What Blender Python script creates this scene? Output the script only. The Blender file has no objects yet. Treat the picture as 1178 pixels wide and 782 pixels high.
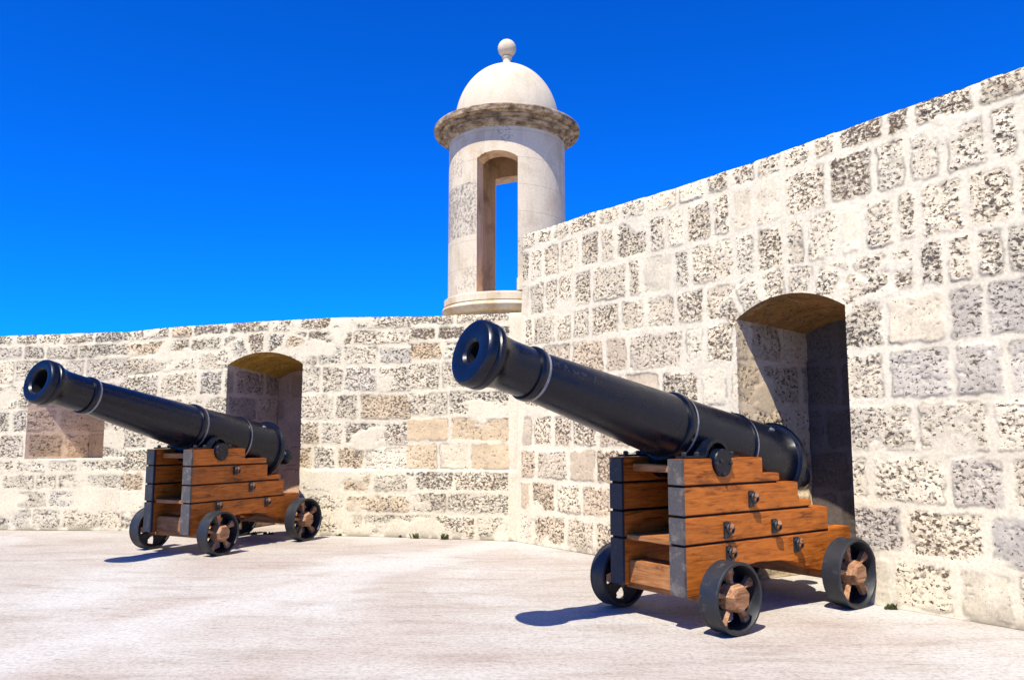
import bpy, bmesh, math, random
import numpy as np
from mathutils import Vector, Matrix

scene = bpy.context.scene
COL = scene.collection
R = math.radians
PI = math.pi

# ------------------------------------------------------------------ helpers
def tag(o, label=None, cat=None, group=None, kind=None):
    if label: o['label'] = label
    if cat: o['category'] = cat
    if group: o['group'] = group
    if kind: o['kind'] = kind
    return o

def thing(name, label, cat, loc=(0, 0, 0), rz=0.0, group=None):
    o = bpy.data.objects.new(name, None); COL.objects.link(o)
    o.empty_display_size = 0.3
    o.location = loc; o.rotation_euler = (0, 0, rz)
    return tag(o, label, cat, group)

def smooth(me, ang=35):
    me.shade_smooth()
    me.set_sharp_from_angle(angle=R(ang))

class MB:
    """collects shapes of ONE part"""
    def __init__(s): s.v = []; s.f = []; s.m = []
    def add(s, vs, fs, mi=0):
        n = len(s.v); s.v += [tuple(v) for v in vs]; s.f += [tuple(i + n for i in f) for f in fs]; s.m += [mi] * len(fs)
        return s
    def box(s, x0, x1, y0, y1, z0, z1, mi=0):
        v = [(x0,y0,z0),(x1,y0,z0),(x1,y1,z0),(x0,y1,z0),(x0,y0,z1),(x1,y0,z1),(x1,y1,z1),(x0,y1,z1)]
        return s.add(v, [(0,3,2,1),(4,5,6,7),(0,1,5,4),(1,2,6,5),(2,3,7,6),(3,0,4,7)], mi)
    def bevbox(s, x0, x1, y0, y1, z0, z1, b=.006, mi=0):
        return s.prism([(x0,z0),(x1,z0),(x1,z1),(x0,z1)], y0, y1, b, mi)
    def prism(s, prof, y0, y1, b=.006, mi=0):
        """xz profile extruded along y with bevelled edges"""
        bm = bmesh.new()
        lo = [bm.verts.new((x, y0, z)) for x, z in prof]; hi = [bm.verts.new((x, y1, z)) for x, z in prof]
        n = len(prof)
        bm.faces.new(lo); bm.faces.new(hi[::-1])
        for i in range(n): bm.faces.new((lo[(i+1)%n], lo[i], hi[i], hi[(i+1)%n]))
        bmesh.ops.recalc_face_normals(bm, faces=bm.faces[:])
        if b: bmesh.ops.bevel(bm, geom=[e for e in bm.edges if e.calc_face_angle(0) > .3], offset=b, segments=2, affect='EDGES')
        bm.verts.index_update()
        s.add([v.co[:] for v in bm.verts], [[v.index for v in f.verts] for f in bm.faces], mi); bm.free()
        return s
    def lathe(s, prof, M, seg=48, mi=0, mis=None, cap0=False, cap1=False):
        """prof: (axial, radius) list, revolved round local X of matrix M"""
        vs = []; fs = []; ms = []
        for a, r in prof:
            for k in range(seg):
                t = 2*PI*k/seg; vs.append(M @ Vector((a, r*math.cos(t), r*math.sin(t))))
        for i in range(len(prof)-1):
            for k in range(seg):
                k2 = (k+1) % seg
                fs.append((i*seg+k, i*seg+k2, (i+1)*seg+k2, (i+1)*seg+k)); ms.append(mis[i] if mis else mi)
        if cap0: fs.append(tuple(range(seg))); ms.append(mi)
        if cap1: fs.append(tuple((len(prof)-1)*seg + k for k in range(seg))[::-1]); ms.append(mi)
        n = len(s.v); s.v += [tuple(v) for v in vs]; s.f += [tuple(i+n for i in f) for f in fs]; s.m += ms
        return s
    def build(s, name, mats, parent=None, ang=35):
        me = bpy.data.meshes.new(name); me.from_pydata(s.v, [], s.f)
        if not isinstance(mats, (list, tuple)): mats = [mats]
        for m in mats: me.materials.append(m)
        me.polygons.foreach_set('material_index', s.m)
        bm = bmesh.new(); bm.from_mesh(me)
        bmesh.ops.remove_doubles(bm, verts=bm.verts[:], dist=1e-5)
        bmesh.ops.recalc_face_normals(bm, faces=bm.faces[:]); bm.to_mesh(me); bm.free()
        me.update(); smooth(me, ang)
        o = bpy.data.objects.new(name, me); COL.objects.link(o)
        if parent: o.parent = parent
        return o

# ------------------------------------------------------------------ numpy noise
def h2(ix, iy, seed=0):
    n = (ix.astype(np.int64)*374761393 + iy.astype(np.int64)*668265263 + seed*1274126177) & 0xffffffff
    n = ((n ^ (n >> 13)) * 1274126177) & 0xffffffff
    n = (n ^ (n >> 16)) & 0xffffffff
    n = ((n ^ (n >> 13)) * 1103515245) & 0xffffffff
    return ((n ^ (n >> 15)) & 0xffffff) / float(0xffffff)
def vn(x, y, seed=0):
    x = np.asarray(x, float); y = np.asarray(y, float)
    ix = np.floor(x); iy = np.floor(y); fx = x-ix; fy = y-iy
    fx = fx*fx*(3-2*fx); fy = fy*fy*(3-2*fy)
    a = h2(ix, iy, seed); b = h2(ix+1, iy, seed); c = h2(ix, iy+1, seed); d = h2(ix+1, iy+1, seed)
    return (a*(1-fx)+b*fx)*(1-fy) + (c*(1-fx)+d*fx)*fy
def fbm(x, y, seed=0, o=4):
    s = 0; a = .5; t = 0
    for i in range(o):
        s = s + a*vn(x*2**i + 17.3*i, y*2**i - 9.1*i, seed+i); t += a; a *= .5
    return s/t
def sst(a, b, x):
    t = np.clip((x-a)/(b-a), 0, 1); return t*t*(3-2*t)
def lerp(a, b, t): return a + (b-a)*t

# ------------------------------------------------------------------ materials
def mat(name):
    m = bpy.data.materials.new(name); m.use_nodes = True
    nt = m.node_tree; b = nt.nodes['Principled BSDF']
    return m, nt, b
def N(nt, t, **kw):
    n = nt.nodes.new(t)
    for k, v in kw.items():
        if k.startswith('in_'):
            key = k[3:]; n.inputs[int(key) if key.isdigit() else key.replace('_', ' ')].default_value = v
        else: setattr(n, k, v)
    return n
def coords(nt, scale=(1, 1, 1), rand=False):
    tc = N(nt, 'ShaderNodeTexCoord'); mp = N(nt, 'ShaderNodeMapping'); mp.inputs['Scale'].default_value = scale
    nt.links.new(tc.outputs['Object'], mp.inputs['Vector'])
    if rand:
        oi = N(nt, 'ShaderNodeObjectInfo'); mu = N(nt, 'ShaderNodeMath', operation='MULTIPLY', in_1=37.0)
        nt.links.new(oi.outputs['Random'], mu.inputs[0]); nt.links.new(mu.outputs[0], mp.inputs['Location'])
    return mp.outputs['Vector']
def noise(nt, vec, scale, detail=4, rough=.55, dist=0):
    n = N(nt, 'ShaderNodeTexNoise'); n.inputs['Scale'].default_value = scale; n.inputs['Detail'].default_value = detail
    n.inputs['Roughness'].default_value = rough; n.inputs['Distortion'].default_value = dist
    nt.links.new(vec, n.inputs['Vector']); return n.outputs['Fac']
def ramp(nt, fac, *stops):
    r = N(nt, 'ShaderNodeValToRGB'); e = r.color_ramp.elements
    while len(e) < len(stops): e.new(.5)
    for s, (p, c) in zip(e, stops):
        s.position = p; s.color = (c if len(c) == 4 else (*c, 1)) if isinstance(c, tuple) else (c, c, c, 1)
    nt.links.new(fac, r.inputs['Fac']); return r.outputs['Color']
def mix(nt, a, b, fac, mode='MIX'):
    m = N(nt, 'ShaderNodeMix', data_type='RGBA', blend_type=mode)
    for s, x in ((6, a), (7, b), (0, fac)):
        if hasattr(x, 'links'): nt.links.new(x, m.inputs[s])
        else: m.inputs[s].default_value = x if s == 0 else (*x, 1)[:4]
    return m.outputs[2]
def bump(nt, b, h, strength=.4, dist=.01):
    n = N(nt, 'ShaderNodeBump'); n.inputs['Strength'].default_value = strength; n.inputs['Distance'].default_value = dist
    nt.links.new(h, n.inputs['Height']); nt.links.new(n.outputs['Normal'], b.inputs['Normal'])

def stone_mat():
    m, nt, b = mat('coral_stone'); v = coords(nt); vz = coords(nt, (1, 1, 1.35))
    at = N(nt, 'ShaderNodeAttribute', attribute_name='Col')
    n1 = noise(nt, v, 34, 5, .65); n2 = noise(nt, v, 120, 3, .6)
    c = mix(nt, at.outputs['Color'], ramp(nt, n1, (.3, .74), (.7, 1.12)), .75, 'MULTIPLY')
    c = mix(nt, c, ramp(nt, n2, (.30, .70), (.52, 1.02)), .6, 'MULTIPLY')
    # pits: fine holes gathered where the stone (attribute alpha) is porous
    pn = noise(nt, vz, 26, 5, .58, .1); pn2 = noise(nt, vz, 46, 3, .55)
    mx = N(nt, 'ShaderNodeMath', operation='MULTIPLY_ADD', in_1=.30); nt.links.new(at.outputs['Alpha'], mx.inputs[0]); nt.links.new(pn, mx.inputs[2])
    pit = ramp(nt, mx.outputs[0], (.690, 0.), (.745, 1.))
    m2 = N(nt, 'ShaderNodeMath', operation='MULTIPLY_ADD', in_1=.26); nt.links.new(at.outputs['Alpha'], m2.inputs[0]); nt.links.new(pn2, m2.inputs[2])
    pit2 = ramp(nt, m2.outputs[0], (.730, 0.), (.79, .8))
    mm = N(nt, 'ShaderNodeMath', operation='MAXIMUM'); nt.links.new(pit, mm.inputs[0]); nt.links.new(pit2, mm.inputs[1])
    hue = ramp(nt, noise(nt, v, 2.3, 3), (.40, (.098, .082, .068)), (.60, (.155, .102, .062)))
    c = mix(nt, c, hue, mm.outputs[0])
    nt.links.new(c, b.inputs['Base Color']); b.inputs['Roughness'].default_value = .95
    b.inputs['Specular IOR Level'].default_value = .12
    h = N(nt, 'ShaderNodeMath', operation='MULTIPLY_ADD', in_1=.25); nt.links.new(n1, h.inputs[0])
    inv = N(nt, 'ShaderNodeMath', operation='SUBTRACT', in_0=1.0); nt.links.new(mm.outputs[0], inv.inputs[1]); nt.links.new(inv.outputs[0], h.inputs[2])
    bump(nt, b, h.outputs[0], .75, .016)
    return m
def plaster_mat(name, base, dark, stain=.5, pits=False):
    m, nt, b = mat(name); v = coords(nt)
    big = noise(nt, v, 1.6, 6, .62, .4); fine = noise(nt, v, 45, 4, .6)
    vs = coords(nt, (3.5, 3.5, .5)); streak = noise(nt, vs, 2.2, 5, .65)
    c = ramp(nt, big, (.34, dark), (.52, base))
    c = mix(nt, c, ramp(nt, streak, (.32, .66), (.52, 1.0)), stain, 'MULTIPLY')
    c = mix(nt, c, ramp(nt, fine, (.3, .75), (.6, 1.05)), .55, 'MULTIPLY')
    if pits:
        sp = N(nt, 'ShaderNodeSeparateXYZ'); nt.links.new(coords(nt), sp.inputs[0])
        zz = N(nt, 'ShaderNodeMath', operation='MULTIPLY_ADD', in_1=2.35, in_2=.15); nt.links.new(sp.outputs['Z'], zz.inputs[0])
        fr = N(nt, 'ShaderNodeMath', operation='PINGPONG', in_1=.5); nt.links.new(zz.outputs[0], fr.inputs[0])
        c = mix(nt, c, ramp(nt, fr.outputs[0], (.0, .66), (.020, 1.0)), .8, 'MULTIPLY')
        pz = N(nt, 'ShaderNodeMapRange', in_1=-.42, in_2=-.50); nt.links.new(sp.outputs['X'], pz.inputs[0])
        pq = N(nt, 'ShaderNodeMath', operation='COMPARE', in_1=1.72, in_2=.42); nt.links.new(sp.outputs['Z'], pq.inputs[0])
        pp = N(nt, 'ShaderNodeMath', operation='MULTIPLY'); nt.links.new(pz.outputs[0], pp.inputs[0]); nt.links.new(pq.outputs[0], pp.inputs[1])
        gp = noise(nt, v, 22, 5, .65)
        c = mix(nt, c, ramp(nt, gp, (.38, (.20, .17, .13)), (.58, (.56, .48, .36))), pp.outputs[0])
        pm = noise(nt, coords(nt, (1, 1, .8)), 1.9, 3, .5); pf = noise(nt, v, 26, 4, .6)
        msk = N(nt, 'ShaderNodeMath', operation='MULTIPLY')
        nt.links.new(ramp(nt, pm, (.56, 0.), (.62, 1.)), msk.inputs[0]); nt.links.new(ramp(nt, pf, (.40, 1.), (.52, 0.)), msk.inputs[1])
        ms = N(nt, 'ShaderNodeMath', operation='MULTIPLY', in_1=.6); nt.links.new(msk.outputs[0], ms.inputs[0]); c = mix(nt, c, (.22, .18, .13), ms.outputs[0])
    nt.links.new(c, b.inputs['Base Color']); b.inputs['Roughness'].default_value = .9; b.inputs['Specular IOR Level'].default_value = .2
    bump(nt, b, fine, .35, .01); return m
def weathered_mat():
    m, nt, b = mat('weathered_cornice_stone'); v = coords(nt, (1, 1, 2.2))
    n = noise(nt, v, 6, 6, .68); f = noise(nt, v, 40, 4, .6)
    c = ramp(nt, n, (.34, (.06, .038, .022)), (.47, (.23, .155, .09)), (.64, (.50, .39, .25)))
    c = mix(nt, c, ramp(nt, f, (.3, .55), (.6, 1.1)), .7, 'MULTIPLY')
    nt.links.new(c, b.inputs['Base Color']); b.inputs['Roughness'].default_value = .95
    bump(nt, b, f, .4, .01); return m
def ground_mat():
    m, nt, b = mat('pale_cement_paving')
    v = coords(nt); 
    vr = N(nt, 'ShaderNodeMapping'); vr.inputs['Rotation'].default_value = (0, 0, R(12)); vr.inputs['Scale'].default_value = (.55, 2.4, 1)
    nt.links.new(v, vr.inputs['Vector']); vs = vr.outputs['Vector']
    big = noise(nt, v, .42, 5, .6, .6); med = noise(nt, vs, 1.4, 7, .68, .3); fine = noise(nt, v, 30, 5, .65); grit = noise(nt, v, 150, 3, .6)
    brush = noise(nt, vs, 14, 4, .6)
    c = ramp(nt, big, (.36, (.375, .315, .275)), (.5, (.41, .365, .32)), (.64, (.465, .44, .405)))
    c = mix(nt, c, ramp(nt, med, (.36, (.70, .63, .575)), (.50, (1, 1, 1)), (.7, (1.08, 1.08, 1.08))), .55, 'MULTIPLY')
    sep = N(nt, 'ShaderNodeSeparateXYZ'); wv = N(nt, 'ShaderNodeVectorMath', operation='ADD')
    wn = N(nt, 'ShaderNodeTexNoise'); wn.inputs['Scale'].default_value = .9; wn.inputs['Detail'].default_value = 5; nt.links.new(v, wn.inputs['Vector'])
    nt.links.new(v, wv.inputs[0]); nt.links.new(wn.outputs['Color'], wv.inputs[1]); nt.links.new(wv.outputs[0], sep.inputs[0])
    k1 = N(nt, 'ShaderNodeMath', operation='MULTIPLY_ADD', in_1=1.9, in_2=11.39); nt.links.new(sep.outputs['X'], k1.inputs[0])
    k2 = N(nt, 'ShaderNodeMath', operation='SUBTRACT'); nt.links.new(sep.outputs['Y'], k2.inputs[0]); nt.links.new(k1.outputs[0], k2.inputs[1])
    k3 = N(nt, 'ShaderNodeMath', operation='ABSOLUTE'); nt.links.new(k2.outputs[0], k3.inputs[0])
    c = mix(nt, c, (.49, .465, .43), ramp(nt, k3.outputs[0], (.40, .62), (.85, 0.)))
    dn = N(nt, 'ShaderNodeMapping'); dn.inputs['Scale'].default_value = (1, 3.2, 1); nt.links.new(v, dn.inputs['Vector'])
    dent = noise(nt, dn.outputs['Vector'], 5.5, 3, .5)
    c = mix(nt, c, ramp(nt, dent, (.27, .55), (.325, 1.0)), .9, 'MULTIPLY')
    c = mix(nt, c, ramp(nt, brush, (.32, .76), (.55, 1.03)), .45, 'MULTIPLY')
    c = mix(nt, c, ramp(nt, fine, (.3, .60), (.55, 1.05)), .7, 'MULTIPLY')
    c = mix(nt, c, ramp(nt, grit, (.32, .5), (.47, 1.0)), .6, 'MULTIPLY')
    nt.links.new(c, b.inputs['Base Color']); b.inputs['Roughness'].default_value = .95; b.inputs['Specular IOR Level'].default_value = .12
    s = N(nt, 'ShaderNodeMath', operation='ADD'); nt.links.new(fine, s.inputs[0]); nt.links.new(brush, s.inputs[1])
    bump(nt, b, s.outputs[0], .5, .012)
    return m
def wood_mat(name, a, bcol, dark, rough=.5, across=False):
    m, nt, b = mat(name); v = coords(nt, (9, 1.0, 9) if across else (1.0, 9, 9), True)
    g = noise(nt, v, 3.2, 6, .65, 1.1); vg = coords(nt, (60, 2.5, 60) if across else (2.5, 60, 60), True); fibre = noise(nt, vg, 2.0, 4, .7)
    blot = noise(nt, coords(nt, (1, 1, 1), True), 3.5, 4, .6)
    c = ramp(nt, g, (.30, dark), (.46, a), (.66, bcol))
    c = mix(nt, c, ramp(nt, fibre, (.35, .72), (.6, 1.08)), .5, 'MULTIPLY')
    c = mix(nt, c, ramp(nt, blot, (.33, .62), (.5, 1.0)), .6, 'MULTIPLY')
    oi = N(nt, 'ShaderNodeObjectInfo'); c = mix(nt, c, ramp(nt, oi.outputs['Random'], (0., (.70, .66, .62)), (1., (1.05, 1.05, 1.05))), .8, 'MULTIPLY')
    kn = noise(nt, coords(nt, (1.5, 6, 6) if not across else (6, 1.5, 6), True), 1.7, 5, .7)
    c = mix(nt, c, ramp(nt, kn, (.30, (.28, .24, .22)), (.42, (1., 1., 1.))), .85, 'MULTIPLY')
    nt.links.new(c, b.inputs['Base Color']); b.inputs['Roughness'].default_value = rough
    b.inputs['Specular IOR Level'].default_value = .3
    bump(nt, b, fibre, .25, .004); return m
def iron_mat(name, base, worn, rough=.42, amount=.62, spec=.6):
    m, nt, b = mat(name); v = coords(nt, (1, 1, 1), True)
    n = noise(nt, v, 9, 7, .7); f = noise(nt, v, 70, 3, .6); s = noise(nt, coords(nt, (3, 14, 14), True), 4, 5, .7)
    c = ramp(nt, n, (.4, base), (amount, base), (amount+.12, worn))
    c = mix(nt, c, ramp(nt, s, (.35, .7), (.62, 1.35)), .6, 'MULTIPLY')
    nt.links.new(c, b.inputs['Base Color'])
    nt.links.new(ramp(nt, n, (.3, rough-.08), (.7, rough+.16)), b.inputs['Roughness'])
    b.inputs['Specular IOR Level'].default_value = spec
    bump(nt, b, f, .10, .003); return m

STONE = stone_mat()
PLASTER = plaster_mat('turret_limewash', (.64, .54, .39), (.52, .41, .275), .4, True)
DOME = plaster_mat('dome_limewash', (.58, .495, .365), (.50, .415, .295), .3)
TURRET_IN = plaster_mat('turret_inner_stone', (.78, .56, .36), (.42, .26, .14), .7)
MOULD = plaster_mat('turret_base_stone', (.64, .54, .39), (.52, .37, .19), .5)
CORNICE = weathered_mat()
GROUND = ground_mat()
WOOD = wood_mat('varnished_carriage_timber', (.42, .112, .0125), (.57, .172, .022), (.10, .024, .005), .5)
WOOD2 = wood_mat('weathered_axle_timber', (.32, .125, .035), (.44, .20, .075), (.14, .05, .016), .6, True)
IRON = iron_mat('black_painted_gun_iron', (.0022, .0042, .011), (.010, .012, .016), .27, .62, .36)
IRON2 = iron_mat('black_painted_wheel_iron', (.011, .013, .017), (.05, .047, .045), .5, .58, .5)
ENDP = iron_mat('grey_painted_plank_ends', (.062, .056, .055), (.13, .11, .095), .6, .5, .4)
ENDD = iron_mat('shade_toned_plank_ends', (.018, .021, .028), (.05, .05, .05), .6, .55, .4)  # darker copy for far cheek: barrel's shade put into the colour
MARK = iron_mat('faded_mark_paint', (.02, .024, .034), (.008, .01, .014), .5, .5, .36)
FILLET = iron_mat('worn_pale_ring_edge', (.20, .215, .25), (.09, .095, .11), .5, .55, .5)
RUST = wood_mat('rusty_brown_hub', (.36, .17, .075), (.50, .31, .19), (.13, .055, .025), .7)
BORE = iron_mat('sooty_bore_and_gap_shade', (.004, .004, .005), (.008, .008, .009), .8, .6, .2)

# ------------------------------------------------------------------ ground + sky
def ground():
    xs = np.concatenate([[-260, -120, -60, -30], np.linspace(-18, 14, 161), [30, 60, 120, 260]])
    ys = np.concatenate([[-260, -120, -60, -20, -8], np.linspace(-2, 16, 121), [30, 60, 120, 260]])
    X, Y = np.meshgrid(xs, ys)
    Z = .010*(fbm(X*.9, Y*.9, 5, 4)-.5) - .004
    nx = len(xs); v = np.stack([X, Y, Z], -1).reshape(-1, 3)
    f = [(j*nx+i, j*nx+i+1, (j+1)*nx+i+1, (j+1)*nx+i) for j in range(len(ys)-1) for i in range(nx-1)]
    me = bpy.data.meshes.new('ground'); me.from_pydata(v.tolist(), [], f); me.materials.append(GROUND); me.shade_smooth()
    o = bpy.data.objects.new('ground', me); COL.objects.link(o)
    tag(o, 'pale brushed cement terrace floor with pinkish stains', 'ground', kind='structure')
ground()

# ------------------------------------------------------------------ masonry
MORT = np.array([.66, .572, .41])
def make_rows(cz, joints, u0, u1, seed, wmin=.34, wmax=.82):
    rng = random.Random(seed); rows = []
    for k in range(len(cz)-1):
        js = sorted(joints.get(k, [])); out = []
        for j in js:
            if not out or j-out[-1] > .17: out.append(j)
        full = []; cur = u0
        pts = out + [u1]
        for j in pts:
            while j-cur > 1.02:
                w = rng.uniform(wmin, wmax)
                if j-cur-w < .25: break
                cur += w; full.append(cur)
            if j < u1: full.append(j); cur = j
        rows.append(np.array([u0-.6] + [x for x in full if x > u0-.5] + [u1+.6]))
    return rows

def masonry(u, z, cz, rows, seed, style, arches=(), wj=.024):
    """returns colour (n,3), fine-pit alpha (n,), outward displacement (n,)"""
    cz = np.array(cz)
    uu = u + .030*(fbm(u*2.3, z*2.3, seed+3, 3)-.5); zz = z + .034*(fbm(u*1.1, z*1.7, seed+7, 3)-.5)
    k = np.clip(np.searchsorted(cz, zz, 'right')-1, 0, len(cz)-2)
    dz = np.minimum(zz-cz[k], cz[k+1]-zz)
    du = np.zeros_like(u); bi = np.zeros(len(u), int); bc = np.zeros_like(u)
    for r in range(len(cz)-1):
        s = k == r
        if not s.any(): continue
        j = rows[r]; i = np.clip(np.searchsorted(j, uu[s], 'right')-1, 0, len(j)-2)
        du[s] = np.minimum(uu[s]-j[i], j[i+1]-uu[s]); bi[s] = i; bc[s] = (j[i]+j[i+1])/2
    zc = (cz[k]+cz[k+1])/2
    for n in arches:                                   # fitted stones round the arch
        c_ = (n['u0']+n['u1'])/2; hw = (n['u1']-n['u0'])/2; rise = n['za']-n['zs']; rad = (hw*hw+rise*rise)/(2*rise); zc0 = n['za']-rad
        r_ = np.hypot(uu-c_, zz-zc0)-rad; an = np.arctan2(uu-c_, zz-zc0)*rad
        band = .30+.05*h2(np.floor(an/.27), np.zeros(len(u)), seed+5)
        m = (r_ > -.05) & (r_ < band) & (np.abs(an) < hw+.10) & (zz > n['zs']-.04)
        fa = an/.27-np.floor(an/.27)
        du = np.where(m, np.minimum(fa, 1-fa)*.27, du); dz = np.where(m, np.minimum(r_+.08, band-r_), dz)
        bi = np.where(m, np.floor(an/.27).astype(int)+700, bi); bc = np.where(m, c_, bc)
    hb = lambda q: h2(bi.astype(float), k.astype(float), seed*31+q)
    edge = fbm(u*14, z*14, seed+11, 3)-.5
    w = wj + .014*vn(u*1.3, z*1.3, seed+13)
    rr = .03
    ax = np.maximum(rr-(du-w), 0); az = np.maximum(rr-(dz-w), 0)
    d = np.minimum(rr-np.hypot(ax, az), np.minimum(du, dz)-w) + .050*edge
    stone = sst(-.014, .026, d)
    st = style(u, z, bc, zc, hb)
    smear = sst(st['smear_t']-.04, st['smear_t']+.05, fbm(u*1.4+.4, z*2.2, seed+17, 5))
    stone = stone*(1-smear)
    dens = st['dens'] + .30*(fbm(u*2.1, z*2.6, seed+19, 4)-.5)
    ua = u + .05*(fbm(u*9, z*9, seed+29, 2)-.5); za = z + .05*(fbm(u*9, z*9, seed+31, 2)-.5)
    P = .50*vn(ua/.036, za/.027, seed+23) + .36*vn(ua/.023+9, za/.019, seed+24) + .14*vn(u/.013, z/.012, seed+25)
    t = .76-.38*dens
    pit = sst(t-.02, t+.13, P)*stone
    big = fbm(u*3.5, z*4.5, seed+37, 4)
    col = st['col']*(1+.22*(hb(5)-.5))[:, None]*(1+.45*(big-.5))[:, None]
    tint = hb(6)[:, None]; col = col*lerp(np.array([1.03, 1.0, .95]), np.array([.99, 1.0, 1.0]), tint)
    pc = st.get('pitcol', np.array([.085, .058, .038]))
    col = lerp(col, pc, (pit*st['pstr']*.40)[:, None])
    mc = st.get('mort', MORT)*(1+.22*(fbm(u*2.3, z*2.3, seed+41, 5)-.5))[:, None]*(1+.12*(fbm(u*22, z*22, seed+43, 2)-.5))[:, None]
    col = lerp(mc, col, stone[:, None])
    # thin dirty hairline where mortar meets stone
    hl = np.exp(-((d-.004)/.012)**2)*sst(.52, .62, fbm(u*4, z*4, seed+47, 3))*(1-smear)
    col = col*(1-.42*hl)[:, None]
    foot = np.exp(-np.maximum(z, 0)/.055)*sst(.40, .58, fbm(u*5, z*5, seed+53, 3))
    col = lerp(col, np.array([.16, .13, .075]), (.8*foot)[:, None])
    if 'post' in st: col = st['post'](col, u, z)
    disp = -.009*pit + stone*(.018*(big-.5) + .012*(hb(8)-.5)) + .003*(fbm(u*5, z*5, seed+59, 3)-.5) - .007*(1-stone)*(1-smear)*sst(.35, .6, vn(u*.9, z*.9, seed+61))
    return np.clip(col, .01, .9), np.clip(stone*dens, 0, 1), disp

def grid_mesh(name, blocks, extra, materials):
    """blocks: list of (verts (n,3), quads (m,4), col (n,4)); extra: list of plain quads as 4 points"""
    V = []; F = []; Cc = []; n = 0
    for v, q, c in blocks:
        V.append(v); F.append(q+n); Cc.append(c); n += len(v)
    for pts in extra:
        V.append(np.array(pts, float)); F.append(np.array([[0, 1, 2, 3]])+n); Cc.append(np.tile([.5, .45, .38, .3], (4, 1))); n += 4
    V = np.concatenate(V); F = np.concatenate(F); Cc = np.concatenate(Cc)
    me = bpy.data.meshes.new(name)
    me.vertices.add(len(V)); me.vertices.foreach_set('co', V.astype(np.float32).ravel())
    me.loops.add(F.size); me.loops.foreach_set('vertex_index', F.astype(np.int32).ravel())
    me.polygons.add(len(F)); me.polygons.foreach_set('loop_start', np.arange(0, F.size, 4, dtype=np.int32))
    me.update(calc_edges=True); me.validate()
    a = me.attributes.new('Col', 'FLOAT_COLOR', 'POINT'); a.data.foreach_set('color', Cc.astype(np.float32).ravel())
    me.materials.append(materials); me.polygons.foreach_set('use_smooth', np.ones(len(F), bool))
    o = bpy.data.objects.new(name, me); COL.objects.link(o)
    return o

def arch_top(u, n):
    c = (n['u0']+n['u1'])/2; hw = (n['u1']-n['u0'])/2
    rise = n['za']-n['zs']; rad = (hw*hw+rise*rise)/(2*rise)
    return n['za']-rad+np.sqrt(np.maximum(rad*rad-(np.clip(u, n['u0'], n['u1'])-c)**2, 0))

def face_block(P0, d, L0, L1, ztop, cz, rows, seed, style, niches, res, zref, lean=0.0, bulge=None, wj=.016, arches=()):
    """front face of a straight wall run as a fine displaced grid with the embrasure mouths cut out"""
    nrm = np.array([d[1], -d[0]])                    # outward (towards the terrace)
    us = np.arange(L0, L1+res, res); nz = int(4.6/res)
    ts = np.linspace(0, 1, int(zref/res)+1)
    U, T = np.meshgrid(us, ts); ZT = np.interp(U, ztop[0], ztop[1])
    Z = T*ZT
    if lean: U = U + lean*Z*np.clip(1-(U-L0)/1.5, 0, 1)
    sh = U.shape; U = U.ravel(); Z = Z.ravel(); ZT = ZT.ravel()
    damp = np.ones_like(U); cut = np.zeros(len(U), bool)
    for n in niches:
        top = arch_top(U, n)
        m = np.minimum(np.minimum(U-n['u0'], n['u1']-U), np.minimum(top-Z, Z-n['zb'] if n['zb'] > 0 else 9))
        # snap the ring of vertices nearest the outline onto it
        near = np.abs(m) < res*.75
        dl = np.abs(U-n['u0']); dr = np.abs(U-n['u1']); dt = np.abs(Z-top); db = np.abs(Z-n['zb']) if n['zb'] > 0 else np.full_like(U, 9.)
        inz = (Z < n['zs']+.02) & (Z > n['zb']-res); inu = (U > n['u0']-res) & (U < n['u1']+res)
        which = np.argmin(np.stack([dl, dr, dt, db]), 0)
        sl = near & inz & (which == 0); U[sl] = n['u0']
        sr = near & inz & (which == 1); U[sr] = n['u1']
        stp = near & inu & (which == 2); Z[stp] = arch_top(U[stp], n)
        sb = near & inu & (which == 3); Z[sb] = n['zb']
        top = arch_top(U, n)
        m = np.minimum(np.minimum(U-n['u0'], n['u1']-U), np.minimum(top-Z, Z-n['zb'] if n['zb'] > 0 else 9))
        cut |= m > res*.4
        damp = np.minimum(damp, sst(0.0, .035, -m))
        n['_d'] = d
    col, al, disp = masonry(U, Z*zref/ZT, cz, rows, seed, style, arches, wj)
    if bulge is not None: disp = disp + bulge(U, Z)
    # worn rounded upper edge
    topd = ZT-Z; disp = disp - .035*np.exp(-topd/.025)*(.4+.9*fbm(U*6, Z, seed+71, 3))
    Z = Z - np.exp(-topd/.04)*.014*(fbm(U*3.1, U*0, seed+73, 4)-.25)
    disp = disp*damp
    X = P0[0]+d[0]*U+nrm[0]*disp; Y = P0[1]+d[1]*U+nrm[1]*disp
    V = np.stack([X, Y, Z], 1)
    idx = np.arange(len(U)).reshape(sh)
    q = np.stack([idx[:-1, :-1], idx[:-1, 1:], idx[1:, 1:], idx[1:, :-1]], -1).reshape(-1, 4)
    keep = ~cut[q].any(1)
    if niches:
        cu = U[q].mean(1); czz = Z[q].mean(1)
        for n in niches:
            ins = (cu > n['u0']) & (cu < n['u1']) & (czz < arch_top(cu, n)) & (czz > n['zb'])
            keep &= ~ins
    return (V, q[keep], np.concatenate([col, al[:, None]], 1)), V.reshape(*sh, 3)

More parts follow.
